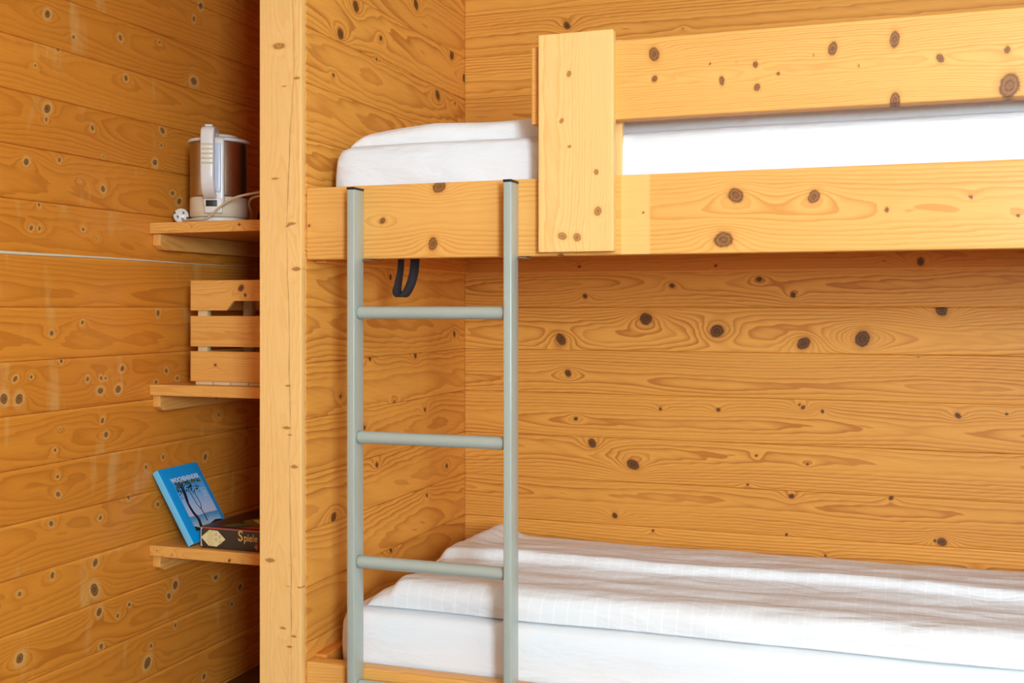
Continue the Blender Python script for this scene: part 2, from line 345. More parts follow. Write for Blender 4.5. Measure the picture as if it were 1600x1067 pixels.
def cloth(name, c, stripes=False, wr=(6, .6)):
    m, nt, b = nodes(name); tc = N(nt, 'ShaderNodeTexCoord'); o = tc.outputs['Object']
    def noise(scale, sc, d=3, dist=0.):
        mp = N(nt, 'ShaderNodeMapping'); mp.inputs['Scale'].default_value = scale; nt.links.new(o, mp.inputs['Vector'])
        n = N(nt, 'ShaderNodeTexNoise'); n.inputs['Scale'].default_value = sc; n.inputs['Detail'].default_value = d
        n.inputs['Distortion'].default_value = dist
        nt.links.new(mp.outputs[0], n.inputs['Vector']); return n.outputs['Fac']
    base = srgb(c); cc = base
    b.inputs['Roughness'].default_value = .85; b.inputs['Specular IOR Level'].default_value = .2
    b.inputs['Sheen Weight'].default_value = .15
    wrk = noise((1, 2.6, 2.6), wr[0], 4, .4)
    h = mth(nt, 'ADD', mth(nt, 'MULTIPLY', wrk, 6.), mth(nt, 'MULTIPLY', noise((1, 1, 1), 420, 1), .10))
    if stripes:
        sx = N(nt, 'ShaderNodeSeparateXYZ'); nt.links.new(o, sx.inputs[0])
        v = mth(nt, 'MULTIPLY_ADD', noise((1, 1, 1), 5, 1), .9, mth(nt, 'MULTIPLY', sx.outputs['X'], 34.))
        f = mth(nt, 'FRACT', v)
        st = ramp(nt, f, [(0, g(0)), (.05, g(1)), (.09, g(1)), (.15, g(0))])
        cc = mixc(nt, mth(nt, 'MULTIPLY', st, .42), tuple(x*.95 for x in base[:3]) + (1,), tuple(min(1, x*1.10) for x in base[:3]) + (1,))
        nt.links.new(cc, b.inputs['Base Color'])
    else: b.inputs['Base Color'].default_value = base
    bp = N(nt, 'ShaderNodeBump'); bp.inputs['Strength'].default_value = wr[1]; bp.inputs['Distance'].default_value = .004
    nt.links.new(h, bp.inputs['Height']); nt.links.new(bp.outputs[0], b.inputs['Normal'])
    return m
C_SHEET = cloth('fitted_sheet_cloth', (232, 232, 232))
C_TERRY = cloth('terry_sheet_cloth', (232, 232, 232), wr=(4, .35))
C_DUVET = cloth('striped_duvet_cloth', (238, 236, 234), True)
C_DUVET2 = cloth('duvet_cloth', (238, 236, 234), False)

# ------------------------------------------------------------------ room shell
P = .128                                       # height of one wall board
FY = -4.2                                      # wall behind the camera
def board_wall(name, ax, c, a0, a1, z0, z1, depth, knots, mat, sgn, seed, step=.006, extra=None, freq=120., kscale=1., bv=.0032):
    """horizontal boards with rounded edges; ax: grain axis, c: plane, sgn: side the boards extend to (away from view)"""
    parts = []; face = 1 - ax
    n0 = int(math.floor(z0/P + 1e-6)); n1 = int(math.ceil(z1/P - 1e-6))
    for n in range(n0, n1):
        lo = [0,0,0]; hi = [0,0,0]
        lo[ax] = a0; hi[ax] = a1; lo[2] = n*P; hi[2] = (n+1)*P
        lo[face], hi[face] = (c, c + depth) if sgn > 0 else (c - depth, c)
        kk = [k for k in knots if lo[2] - .3*k[2] <= k[1] <= hi[2] + .3*k[2]]
        back = ('+' if sgn > 0 else '-') + 'xy'[face]
        parts.append(wood_box(lo, hi, ax, face, seed + n*17, kk, bev=bv, step=step, tstep=step*.8, wstep=.02, skip=(back,), freq=freq, kscale=kscale,
                     pale=(lambda p, zt=hi[2]: .8*np.clip((p[:,2] - zt + .011)/.008, 0, 1)*(zt < .2)*(.55 + .45*wave(p[:,1], int(zt*1000) % 97 + 3, .7))) if mat is W_NICHE else None))  # groove highlights painted into the upper board edges of the left wall
    o = wood_obj(name, parts, mat, org=(0, 0, -E) if True else None)
    return tag(o, kind='structure')
Z0, Z1 = -E - .001, 1.28
board_wall('wall_back', 0, .96, -.0, 2.10, Z0, Z1, .03, K_BACK, W_ALC, 1, 100, step=.005)
board_wall('wall_partition', 1, 0., .0, .985, Z0, Z1, .054, K_LEFT, W_ALC, -1, 301, step=.005)
board_wall('wall_left', 1, -.69, FY, .985, Z0, Z1, .03, K_NICHE, W_NICHE, -1, 512, step=.006, bv=.0045)
# plain outer faces of the partition, towards the shelf niche, and the niche's own back
board_wall('wall_niche_side', 1, -.109, .0, .985, Z0, Z1, .05, [], W_NICHE, 1, 900, step=.03)
board_wall('wall_niche_back', 0, .96, -.69, -.109, Z0, Z1, .03, [], W_NICHE, 1, 950, step=.03)
board_wall('wall_alcove_end', 1, 2.06, .0, .985, Z0, Z1, .05, [], W_ALC, 1, 1300, step=.02)
board_wall('wall_right_return', 0, .0, 2.06, 4.2, Z0, Z1, .03, [], W_WHITE, 1, 1400, step=.03)
board_wall('wall_right', 1, 4.2, FY, .0, Z0, Z1, .03, [], W_WHITE, 1, 1500, step=.03)
# wall behind the camera with a window opening 
WX0, WX1, WZ0, WZ1 = 2.70, 3.60, -.128, 1.152

for nm, a0, a1, z0, z1 in (('wall_front_left', -.69, WX0, Z0, Z1), ('wall_front_right', WX1, 4.2, Z0, Z1),
                           ('wall_front_below', WX0, WX1, Z0, WZ0), ('wall_front_above', WX0, WX1, WZ1, Z1)):
    board_wall(nm, 0, FY, a0, a1, z0, z1, .05, [], W_WHITE, -1, 1700, step=.03)
def win_frame():
    f = .05; y0, y1 = FY-.06, FY
    return merge(box((WX0, y0, WZ0), (WX0+f, y1, WZ1)), box((WX1-f, y0, WZ0), (WX1, y1, WZ1)),
                 box((WX0+f, y0, WZ0), (WX1-f, y1, WZ0+f)), box((WX0+f, y0, WZ1-f), (WX1-f, y1, WZ1)))
v, f = win_frame(); tag(mk('window_1', v, f, M_WHITEP), kind='structure')
fl = []
for i in range(26):
    x0 = -.72 + i*.19
    fl.append(wood_box((x0, FY-.05, -E-.02), (x0+.189, 1.0, -E), 1, 2, 2100+i, bev=.001, step=.03, tstep=.02, skip=('-z',)))
tag(wood_obj('floor', fl, W_FLOOR, org=(0, 0, -E)), kind='structure')
cl = []
for i in range(37):
    y0 = FY-.05 + i*.142
    cl.append(wood_box((-.72, y0, 1.28), (4.25, y0+.1415, 1.30), 0, 2, 2300+i, bev=.002, step=.05, tstep=.03))
tag(wood_obj('ceiling', cl, W_WHITE), kind='structure')
# highlight on a groove of the left wall, painted as a thin pale bead
v, f = tube([(-.6892, y, .1284 + .0008*math.sin(y*9)) for y in np.linspace(-2.2, .93, 60)], [max(.001, .0046 - .0038*max(0, min(1, (y+.3)/1.1))) for y in np.linspace(-2.2, .93, 60)], 8)
tag(mk('groove_highlight_strip', v, f, M_HIGHLIGHT), kind='structure')
# post between niche and bunk: wide front board, face reaching from floor to ceiling
def post_line(p):
    L = np.array(L_POST); zz = L[::-1, 1]; xx = L[::-1, 0]
    x = np.interp(p[:,2], zz, xx) + .0004*np.sin(p[:,2]*60)
    return np.clip(1.15 - np.abs(p[:,0] - x)/.0014, 0, .6)*(p[:,1] < -.0195)*np.clip(.75+.5*wave(p[:,2], 5, .3), .15, 1)
pp = wood_box((-.109, -.02, -E), (-.0005, 0., 1.28), 2, 1, 77, [(b_, a, r) for a, b_, r in K_POST], bev=.0018, step=.008, tstep=.0015, wstep=.01,
              freq=260, line=post_line, pith=.01, depth=.09, wav=.35, kasp=1.7, kamp=.2)
tag(wood_obj('trim_1', [pp], W_PALE, org=(-.055, -.01, -E)), kind='structure')

# ------------------------------------------------------------------ bunk bed (built into the alcove: one piece)
bed = empty('bunk_bed', (1.03, .45, -E), 'built-in pine bunk bed with knotty side rails and an upper guard rail', 'bunk bed')
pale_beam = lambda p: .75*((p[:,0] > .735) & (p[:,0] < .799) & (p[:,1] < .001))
BX1 = 2.058
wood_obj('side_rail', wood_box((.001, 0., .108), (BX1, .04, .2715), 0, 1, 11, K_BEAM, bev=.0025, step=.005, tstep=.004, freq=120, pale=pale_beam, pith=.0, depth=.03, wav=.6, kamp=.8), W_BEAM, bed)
wood_obj('guard_rail', wood_box((.542, 0., .386), (BX1, .04, .549), 0, 1, 23, K_RAIL, bev=.0025, step=.005, tstep=.004, freq=230, pith=.0, depth=.022, wav=.22, kamp=.2, kasp=1.2), W_BEAM, bed)
wood_obj('guard_post', wood_box((.566, -.0255, .1145), (.726, -.0005, .567), 2, 1, 31, [(b_, a, r) for a, b_, r in K_BOARD], bev=.0015, step=.006, tstep=.003, freq=200, pith=-.05, depth=.05, wav=.2, kamp=.25), W_PALE, bed)
wood_obj('guard_post', wood_box((.566, .0405, .1145), (.7285, .0605, .560), 2, 1, 37, bev=.0015, step=.01, freq=200), W_PALE, bed)
wood_obj('guard_post', wood_box((1.80, -.0255, .1145), (1.96, -.0005, .567), 2, 1, 33, bev=.0015, step=.01, freq=200), W_PALE, bed)
wood_obj('side_rail', wood_box((.001, 0., -.971), (BX1, .04, -.806), 0, 1, 41, [(.9, -.86, .009), (.25, -.9, .006)], bev=.0025, step=.006, freq=150), W_BEAM, bed)
for nm, lo, hi, gr, sd in (('ledger', (.0, .931, .100), (BX1, .9595, .17), 0, 51), ('ledger', (.0005, .0405, .102), (.028, .93, .17), 1, 52),
                           ('ledger', (.0005, .0405, -.87), (.030, .93, -.800), 1, 53), ('ledger', (.0, .931, -.87), (BX1, .9595, -.80), 0, 54)):
    kk = [(.377,.120,.004),(.778,.1175,.004),(1.23,.125,.003),(1.322,.121,.009),(.02,.12,.004)] if sd == 51 else ()
    wood_obj(nm, wood_box(lo, hi, gr, 1-gr, sd, kk, bev=.002, step=.006, tstep=.004, freq=150, tone=1., pale=(lambda p: 1.*(p[:,2] < p[:,2].min() + .0025)*(np.abs(p[:,1]) > 0))), W_LEDGE, bed)  # pale lower edge: catching light is painted into the colour
for zz in (.172, -.868):
    for i in range(14):
        y = None; x0 = .03 + i*.142
        wood_obj('bed_slat', wood_box((x0, .042, zz), (x0+.09, .93, zz+.018), 1, 2, 600+i, bev=.001, step=.04, tstep=.03), W_SHELF, bed)

# ------------------------------------------------------------------ ladder
lad = empty('ladder', (.32, -.024, -E), 'grey-green metal ladder with round rungs hooked on the upper bunk rail', 'ladder')
def stile(x0, x1, top, nm):
    v, q = box((x0, -.0475, -E), (x1, -.0015, top), .0022, .6)
    o = mk('stile', v, q.tolist(), M_LADDER, lad)
    v, q = box((x0-.0006, -.0482, top), (x1+.0006, -.001, top+.005), .001); mk('end_cap', v, q.tolist(), M_BLACK, o, label='black plastic end cap')
    v, q = box((x1+.0005, -.012, .1035), (x1+.02, .03, .1065), .0008); mk('bracket', v, q.tolist(), M_ZINC, o, label='small zinc bracket')
    return o
stile(.130, .148, .259, 'l'); stile(.496, .514, .262, 'r')
for z in (-.012, -.287, -.562, -.837, -1.05):
    v, f = tube([(.1485, -.0245, z), (.153, -.0245, z), (.32, -.0245, z), (.49, -.0245, z), (.4955, -.0245, z)], [.0145, .0138, .0138, .0138, .0138], 28)
    mk('rung', v, f, M_LADDER, lad)

# ------------------------------------------------------------------ strap hanging below the upper bunk
def ribbon(P, W, th=.0014):
    P = spline(P, 10); W_ = spline(W, 10); n = len(P); V = []; Q = []
    tg = np.gradient(P, axis=0)
    for i in range(n):
        w = W_[i]; nn = np.cross(tg[i], w); nn /= np.linalg.norm(nn)
        for a, b_ in ((-1,-1),(1,-1),(1,1),(-1,1)): V.append(P[i] + w*a*.5 + nn*b_*th)
    for i in range(n-1):
        for k in range(4): k2 = (k+1) % 4; Q.append([i*4+k, i*4+k2, (i+1)*4+k2, (i+1)*4+k])
    Q += [[0,3,2,1], [4*n-4, 4*n-3, 4*n-2, 4*n-1]]
    return np.array(V), Q
sp = [(.164,.16,.172),(.163,.16,.10),(.158,.158,.062),(.155,.155,.040),(.163,.152,.026),(.176,.150,.028),(.186,.150,.040),(.196,.152,.065),(.201,.155,.10),(.202,.158,.172)]
sw = [(.004,.022,0),(.004,.022,0),(.008,.020,.002),(.014,.018,.006),(.012,.018,.002),(.012,.018,-.004),(.017,.014,-.002),(.019,.012,0),(.014,.018,0),(.012,.020,0)]
v, f = ribbon(sp, sw)
tag(mk('strap', v, f, M_STRAP), 'black webbing strap hanging in a loop under the upper bunk', 'strap')

# ------------------------------------------------------------------ mattresses and bedding
def fieldnoise(p, seed, wl, n=7):
    r = np.random.RandomState(seed); o = np.zeros(len(p))
    for _ in range(n):
        d = r.normal(size=3); d /= np.linalg.norm(d); k = 2*math.pi/(wl*r.uniform(.6, 1.8))
        o += np.sin(p @ d*k + r.uniform(0, 6.3))
    return o/n
def mattress(name, lo, hi, mat, label, seed, bul=.008):
    p, q = lattice(lo, hi, (.02,)*3, .034)
    c = (np.array(lo)+np.array(hi))/2; h = (np.array(hi)-np.array(lo))/2
    r = (p - c)/h
    # soft bulge of the sides
    p[:,0] += np.sign(r[:,0])*bul*(1 - r[:,2]**2)*(np.abs(r[:,0]) > .98)
    p[:,1] += np.sign(r[:,1])*bul*.5*(1 - r[:,2]**2)*(np.abs(r[:,1]) > .95)
    p[:,2] += .0025*fieldnoise(p, seed, .3)*(r[:,2] > 0)
    p[:,1] += .0012*fieldnoise(p*np.array([1,1,2.]), seed+1, .12)*(r[:,1] < 0)
    o = mk(name, p, q, mat)
    return tag(o, label, 'mattress')
mattress('mattress', (.046, .050, .190), (2.02, .92, .373), C_SHEET, 'white sheeted mattress on the upper bunk', 5)
mattress('mattress', (.062, .052, -.850), (2.02, .915, -.690), C_TERRY, 'white sheeted mattress on the lower bunk', 9)

def duvet(name, x0, x1, yz, z_base, hfun, mat, label, seed, nx=300, ny=220, wr=.004, left=None, p=16., roll=.010, gap=.0022):
    y0, y1 = yz; xs = np.concatenate([x0 + (x1-x0)*np.linspace(0, 1, nx)]); V = []; Q = []
    th = np.linspace(0, 1, ny); vv = .5 - .5*np.cos(math.pi*th)*np.abs(np.cos(math.pi*th))**-.0
    X, T = np.meshgrid(xs, vv, indexing='ij')
    yy0 = y0 + .006*wave(X, seed+1, .5); yy1 = y1 + .012*wave(X, seed+2, .6)
    env = np.maximum(0, 1 - np.abs(2*T-1)**p)**(1/2.6)
    ex = np.clip((X - x0)/.05, 0, 1); ex2 = np.clip((x1 - X)/.05, 0, 1)
    env = env*np.sqrt(1-(1-ex)**2 + 1e-9)*np.sqrt(1-(1-ex2)**2 + 1e-9)
    Y = yy0 + (yy1-yy0)*T
    Xs = X + (left(Y, X) if left is not None else 0)
    pts = np.stack([Xs.ravel(), Y.ravel(), np.zeros(X.size)], 1)
    h = hfun(Xs, Y)
    w_ = wr*(fieldnoise(pts*np.array([1.,2.4,1.]), seed+3, .22) + .5*fieldnoise(pts*np.array([.8,2.,1]), seed+4, .09)).reshape(X.shape)
    Zt = z_base + np.maximum(.0035, (h + w_)*env) 
    Zb = z_base + np.full_like(Zt, gap) 
    # roll the lower front edge inwards
    Yb = Y + roll*np.exp(-T*12) - roll*np.exp(-(1-T)*12)
    top = np.stack([Xs, Y - .010*env*np.exp(-T*10), Zt], 2); bot = np.stack([Xs, Yb, Zb], 2)
    V = np.concatenate([top.reshape(-1, 3), bot.reshape(-1, 3)]); n = nx*ny
    I, J = np.meshgrid(np.arange(nx-1), np.arange(ny-1), indexing='ij'); I = I.ravel(); J = J.ravel()
    a = I*ny + J
    Qt = np.stack([a, a+ny, a+ny+1, a+1], 1); Qb = Qt[:, ::-1] + n
    S = []
    for i in range(nx-1):
        a = i*ny; S.append([a, a+n, a+ny+n, a+ny]); b_ = a+ny-1; S.append([b_, b_+ny, b_+ny+n, b_+n])
    for j in range(ny-1):
        S.append([j, j+1, j+1+n, j+n]); b_ = (nx-1)*ny + j; S.append([b_, b_+n, b_+1+n, b_+1])
    Q = np.concatenate([Qt, Qb, np.array(S)])
    o = mk(name, V, Q, mat); return tag(o, label, 'duvet')
bump = lambda y, c, w: np.exp(-((y-c)/w)**2)
def h_low(X, Y):
    ridge = .44 - .03*np.clip((.6-X)/.5, 0, 1) + .01*np.sin(X*7)
    h = .050 + .018*bump(Y, .11, .09)
    h = h - .008*bump(Y, .36, .07)
    # folded upper layer: a sharp step up at the ridge, falling off to the back
    s = 1/(1+np.exp(-(Y-ridge)/.0035))
    h = h*(1-s) + s*(.072 - .12*np.clip(Y-ridge, 0, .3))
    step = 1/(1+np.exp(-(X - .150 - .06*(.5-Y))/.006))
    h = h*(.55 + .45*step)
    h = h + .034*np.exp(-((X-.185)/.045)**2)*np.clip((Y-.45)/.35, 0, 1)
    fade = np.clip((X-.2)/.3, 0, 1)
    h = h + fade*.005*np.sin(Y*40 + 2.2*X + 1.4*np.sin(3*X))*bump(Y, .28, .12)
    h = h + fade*.004*np.sin(Y*52 + 1.3*X + 1.1*np.sin(4*X))*bump(Y, .62, .12)
    return h
duvet('duvet', .115, 1.99, (.075, .83), -.690, h_low, C_DUVET, 'white striped duvet folded lengthwise on the lower bunk', 21)
def h_up(X, Y):
    h = .054 + .012*bump(Y, .4, .2) + .004*np.sin(X*9+Y*5) + .006*np.clip((X-.3)/.6, 0, 1)
    return h*(.58 + .42*np.clip((X-.05)/.20, 0, 1))
duvet('duvet', .046, 1.99, (.125, .80), .3755, h_up, C_DUVET2, 'white duvet folded flat on the upper bunk behind the guard rail', 31, wr=.003, roll=.002, gap=.0004)

# ------------------------------------------------------------------ niche shelves
SY = .340
SH = [(.234, 'upper'), (-.214, 'middle'), (-.659, 'lower')]
what = ['top pine wall shelf in the niche, under the kettle', 'middle pine wall shelf in the niche, under the wooden crate', 'lowest pine wall shelf in the niche, under book and game box']
kn = [[(-.55,.219,.003),(-.40,.222,.004)], [(-.3,-.232,.003)], [(-.665,-.672,.003),(-.615,-.680,.003),(-.43,-.682,.005)]]
for i, (z, _) in enumerate(SH):
    s = empty('wall_shelf', (-.40, .62, z-.03), what[i], 'shelf', 'pine shelves in the niche')
    wood_obj('shelf_board', wood_box((-.689, SY, z-.030), (-.110, .955, z), 0, 1, 800+i, kn[i], bev=.0015, step=.008, tstep=.005, wstep=.012, freq=200), W_SHELF, s)
    def cham(p, z=z):
        q = p.copy(); lo = z-.030-.044
        m = (q[:,1] < SY+.05)
        k = np.clip((SY+.034 - q[:,1])/.020, 0, 1)*np.clip((z-.052 - q[:,2])/.022, 0, 1)
        q[:,2] += k*.012*m; return q
    for (a, b_) in ((-.689, -.664), (-.136, -.1105)):
        wood_obj('cleat', wood_box((a, SY+.014, z-.0745), (b_, .955, z-.0305), 1, 0, 830+i, [(.62, z-.055, .005)] if i == 1 else (), bev=.0015, step=.006, tstep=.004, wstep=.008, freq=160, deform=cham), W_SHELF, s)

# ------------------------------------------------------------------ crate
cr = empty('crate', (-.395, .50, -.214), 'slatted pine crate with cut-out handle on the middle niche shelf', 'crate')
CX0, CX1, CY0, CY1, CZ = -.578, -.212, .372, .632, -.214
def notch(zlo):
    def f(p):
        q = p.copy(); x = np.abs(q[:,0] + .395)
        b_ = .026*np.clip((.066 - x)/.022, 0, 1); b_ = np.where(x < .044, .026, b_)
        H = .083; q[:,2] = q[:,2] + b_*(1 - (q[:,2]-zlo)/H)*1.0
        return q
    return f
rows = [(-.204, -.121), (-.108, -.024), (-.009, .074)]
for j, (z0, z1) in enumerate(rows):
    kk = [[(-.497, -.158, .004)], [], [(-.415, .052, .008), (-.402, .033, .004)]][j]
    for y0 in (CY0, CY1-.009):
        wood_obj('slat', wood_box((CX0, y0, z0), (CX1, y0+.009, z1), 0, 1, 850+j, kk, bev=.0012, step=.004, tstep=.004, wstep=.01, freq=190,
                 deform=notch(z0) if j == 2 else None, wav=.6), W_SHELF, cr)
    for x0 in (CX0+.004, CX1-.013):
        wood_obj('slat', wood_box((x0, CY0+.0095, z0), (x0+.009, CY1-.0095, z1), 1, 0, 870+j, bev=.0012, step=.01, wstep=.01, freq=190), W_SHELF, cr)
for (x, y) in ((CX0+.028, CY0+.0095), (CX1-.046, CY0+.0095), (CX0+.028, CY1-.0275), (CX1-.046, CY1-.0275)):
    v, q = box((x-.010, y, -.2045), (x+.020, y+.018, .068), .001, .1); mk('corner_post', v, q.tolist(), M_CRPOST, cr, label='whitewashed corner post')
for i in range(5):
    y0 = CY0 + .012 + i*.047
for i in range(6):
    x0 = CX0 + .014 + i*.057
    v, q = box((x0, CY0+.004, CZ+.0005), (x0+.053, CY1-.004, CZ+.0095), .001, .1); mk('base_slat', v, q.tolist(), M_CRPOST, cr)

# ------------------------------------------------------------------ kettle
KC = np.array([-.525, .43, .234])
ket = empty('kettle', KC, 'white and brushed steel electric kettle on the top niche shelf', 'kettle')
def place(v, f=None):
    """local kettle frame: +x towards the handle side, +y to the kettle's left"""
    hd = np.array([.40, -.9165, 0]); sd = np.array([.9165, .40, 0]); v = np.array(v, float)
    return KC + v[:, :1]*hd + v[:, 1:2]*sd*1. + v[:, 2:3]*np.array([0, 0, 1.])
def kput(nm, vf, mat, parent=None, label=None):
    v, f = vf; f = f if isinstance(f, list) else f.tolist()
    return mk(nm, place(v), [x[::-1] for x in f] if False else f, mat, parent or ket, label=label)
kput('power_base', lathe([(.001,.001),(.072,.001),(.078,.003),(.078,.009),(.074,.0125),(.001,.0125)], 56), M_WHITEP)
kput('body_base', lathe([(.001,.0145),(.074,.0145),(.0775,.017),(.0785,.03),(.0785,.066),(.0775,.069),(.001,.069)], 64), M_CREAM)
kput('body', lathe([(.001,.0692),(.0772,.0692),(.0782,.074),(.0782,.218),(.0775,.221),(.001,.221)], 72), M_STEEL, label='brushed steel wall')
kput('lid', lathe([(.001,.2212),(.080,.2212),(.0845,.2225),(.0845,.227),(.080,.2305),(.060,.2345),(.053,.2365),(.052,.241),(.049,.243),(.001,.2435)], 64), M_WHITEP)
# housing on the wall behind the grip and the milky water gauge in it
v, q = box((.068, -.026, .040), (.089, .030, .228), .006, .02); kput('housing', (v, q), M_WHITEP)
v, q = box((.0855, .004, .078), (.0935, .022, .212), .004, .02); kput('water_gauge', (v, q), M_GAUGE, label='milky blue-white water gauge')
def grip():
    pth = spline([(.060,0,.244),(.092,0,.245),(.118,0,.242),(.126,0,.228),(.127,0,.17),(.125,0,.115),(.116,0,.088),(.098,0,.073),(.080,0,.068)], 8)
    n = len(pth); V = []; Q = []; tg = np.gradient(pth, axis=0)
    prof = [(-.018,-.006),(-.0165,-.009),(-.012,-.0105),(.012,-.0105),(.0165,-.009),(.018,-.006),(.018,.006),(.0165,.009),(.012,.0105),(-.012,.0105),(-.0165,.009),(-.018,.006)]
    for i in range(n):
        t = tg[i]/np.linalg.norm(tg[i]); nn = np.array([-t[2], 0, t[0]])
        for a, b_ in prof: V.append(pth[i] + np.array([0, a-.006, 0]) + nn*b_)
    m = len(prof)
    for i in range(n-1):
        for k in range(m): k2 = (k+1) % m; Q.append([i*m+k, i*m+k2, (i+1)*m+k2, (i+1)*m+k])
    Q += [list(range(m))[::-1], [(n-1)*m+k for k in range(m)]]
    return np.array(V), Q
hg = kput('handle', grip(), M_WHITEP)
for k in range(5):
    z = .150 + k*.0125
    v, q = box((.1365, -.021, z), (.1385, .009, z+.005), .0008, .02); kput('grip_rib', (v, q), M_YELLOWP, hg, label='yellowed grip rib')
v, q = box((.104, -.014, .2525), (.124, .006, .258), .002, .02); kput('lid_button', (v, q), M_WHITEP, hg)
v, q = box((.079, -.022, .022), (.0905, .026, .064), .004, .02); hs = kput('switch_housing', (v, q), M_WHITEP)
v, q = box((.0900, -.018, .040), (.0925, .012, .057), .001, .02); kput('switch', (v, q), M_DARKM, hs, label='dark switch')
# cord with plug
cpl = np.array([(-.632,.395,.2535)])
cord = spline([(-.622,.395,.2500),(-.598,.375,.2395),(-.560,.356,.2405),(-.520,.350,.2405),(-.500,.349,.246),(-.47,.347,.268),(-.43,.345,.290),(-.38,.345,.302),(-.30,.36,.313),(-.235,.385,.318),(-.215,.41,.316),(-.24,.43,.312),(-.32,.425,.309),(-.40,.425,.305),(-.436,.445,.292),(-.452,.480,.262),(-.466,.500,.243),(-.487,.497,.2395)], 8)
v, f = tube(cord, .0034, 10); mk('cord', v, f, M_CORD, ket, label='beige mains cord')
# plug: round pale head, face to the viewer
def orient(v, C, d):
    d = np.array(d, float); d /= np.linalg.norm(d); s = np.cross((0,0,1), d); s /= np.linalg.norm(s); u = np.cross(d, s)
    v = np.array(v, float); return np.array(C) + v[:, :1]*s + v[:, 1:2]*u + v[:, 2:3]*d
PC = (-.628, .40, .2548); PD = (.52, -.84, .12)
def pput(nm, vf, mat, par, label=None):
    v, f = vf; return mk(nm, orient(v, PC, PD), f if isinstance(f, list) else f.tolist(), mat, par, label=label)
pg = pput('plug', lathe([(.001,-.026),(.007,-.026),(.011,-.018),(.0195,-.010),(.0205,-.004),(.0205,.010),(.019,.012),(.001,.012)], 32), M_WHITEP, ket)
for sx_ in (-1, 1):
    pput('pin', lathe([(.001,.012),(.0024,.012),(.0024,.030),(.001,.031)], 12, (sx_*.0095*.8, sx_*.0055, 0)), M_ZINC, pg, label='metal pin')
pput('earth_contact', box((.0145, -.010, .008), (.0195, -.004, .0135), .0005), M_DARKM, pg)
pput('earth_contact', box((-.0195, .004, .008), (-.0145, .010, .0135), .0005), M_DARKM, pg)

# ------------------------------------------------------------------ black appliance half hidden behind the post
ap = empty('coffee_maker', (-.310, .50, .234), 'black upright appliance mostly hidden behind the post on the top shelf', 'appliance')
AX, AY = -.382, .532
v, f = merge(lathe([(.001,.001),(.072,.001),(.074,.006),(.070,.03),(.058,.045),(.050,.06),(.001,.062)], 40, (AX, AY, .234)))
mk('foot', v, f, M_BLACK, ap)
v, f = lathe([(.001,.0625),(.048,.0625),(.052,.10),(.054,.26),(.050,.29),(.046,.30),(.001,.30)], 40, (AX, AY, .234)); mk('body', v, f, M_BLACK, ap)
v, f = lathe([(.001,.3005),(.047,.3005),(.050,.306),(.046,.320),(.02,.328),(.014,.34),(.001,.342)], 40, (AX, AY, .234)); mk('lid', v, f, M_BLACK, ap)

# ------------------------------------------------------------------ book
bO = np.array([-.5515, .351, -.6465]); bU = np.array([0, 1., 0]); bV = np.array([-.5215, 0, .8533]); bN = np.array([.8533, 0, .5215])
BL, BW, BT = .228, .180, .022
bk = empty('book', (-.60, .44, -.659), 'thick blue paperback leaning on the left wall, trees on its cover', 'book')
def bx(u0, u1, v0, v1, n0, n1, bev=.0006):
    v, q = box((u0, v0, n0), (u1, v1, n1), bev, .05); q = q.tolist()
    p = bO + v[:, :1]*bU + v[:, 1:2]*bV + v[:, 2:3]*bN
    return p, q
M_BLUE = plain('bright_blue_card', (8, 166, 242), .35, 0, .2); M_SPINE = plain('light_blue_card', (120, 208, 246), .4)
M_BLACKC = plain('dark_blue_card', (18, 40, 60), .5)
p_, q_ = bx(0, BW, 0, BL, -.0012, 0); mk('front_cover', p_, q_, M_BLUE, bk); fc = bpy.data.objects['front_cover']
p_, q_ = bx(0, BW, 0, BL, -BT, -BT+.0012); mk('back_cover', p_, q_, M_BLACKC, bk)
p_, q_ = bx(0, .0012, 0, BL, -BT+.0013, -.0013, .0002); spn = mk('spine', p_, q_, M_SPINE, bk, label='light blue spine')
p_, q_ = bx(.0014, BW-.003, .002, BL-.002, -BT+.0013, -.0013, .0002); mk('pages', p_, q_, M_PAPER, bk)
# cover picture, u across, v up (metres on the cover)
def grad_mat(name, stops):
    m, nt, b = nodes(name); at = N(nt, 'ShaderNodeAttribute', attribute_name='pv')
    nz = N(nt, 'ShaderNodeTexNoise'); nz.inputs['Scale'].default_value = 60; tc = N(nt, 'ShaderNodeTexCoord'); nt.links.new(tc.outputs['Object'], nz.inputs['Vector'])
    f = mth(nt, 'ADD', at.outputs['Fac'], mth(nt, 'MULTIPLY_ADD', nz.outputs['Fac'], .06, -.03))
    nt.links.new(ramp(nt, f, [(a, srgb(c)) for a, c in stops]), b.inputs['Base Color']); b.inputs['Roughness'].default_value = .35
    return m
M_PIC = grad_mat('seaside_print', [(0, (196, 206, 200)), (.10, (190, 214, 224)), (.20, (112, 176, 214)), (.265, (76, 150, 206)), (.285, (214, 214, 236)), (.45, (190, 214, 246)), (.8, (96, 180, 238)), (1, (80, 172, 236))])
pu0, pu1, pv0, pv1 = .034, .164, .030, .186
nv = 24; vs = []; fs = []; pv = []
for i in range(nv+1):
    for u in (pu0, pu1):
        vs.append(bO + bU*u + bV*(pv0+(pv1-pv0)*i/nv) + bN*.0003); pv.append(i/nv)
n2 = len(vs)
for i in range(nv): fs.append([2*i, 2*i+1, 2*i+3, 2*i+2])
pic = mk('cover_picture', vs, fs, M_PIC, fc, smooth=False, attrs={'pv': np.array(pv)})
def bpoly(nm, poly, mat, lift, par=fc, h=.0002):
    v, f = prism(poly, bO + bN*lift, bU, bV, bN, h); return mk(nm, v, f, mat, par, smooth=False)
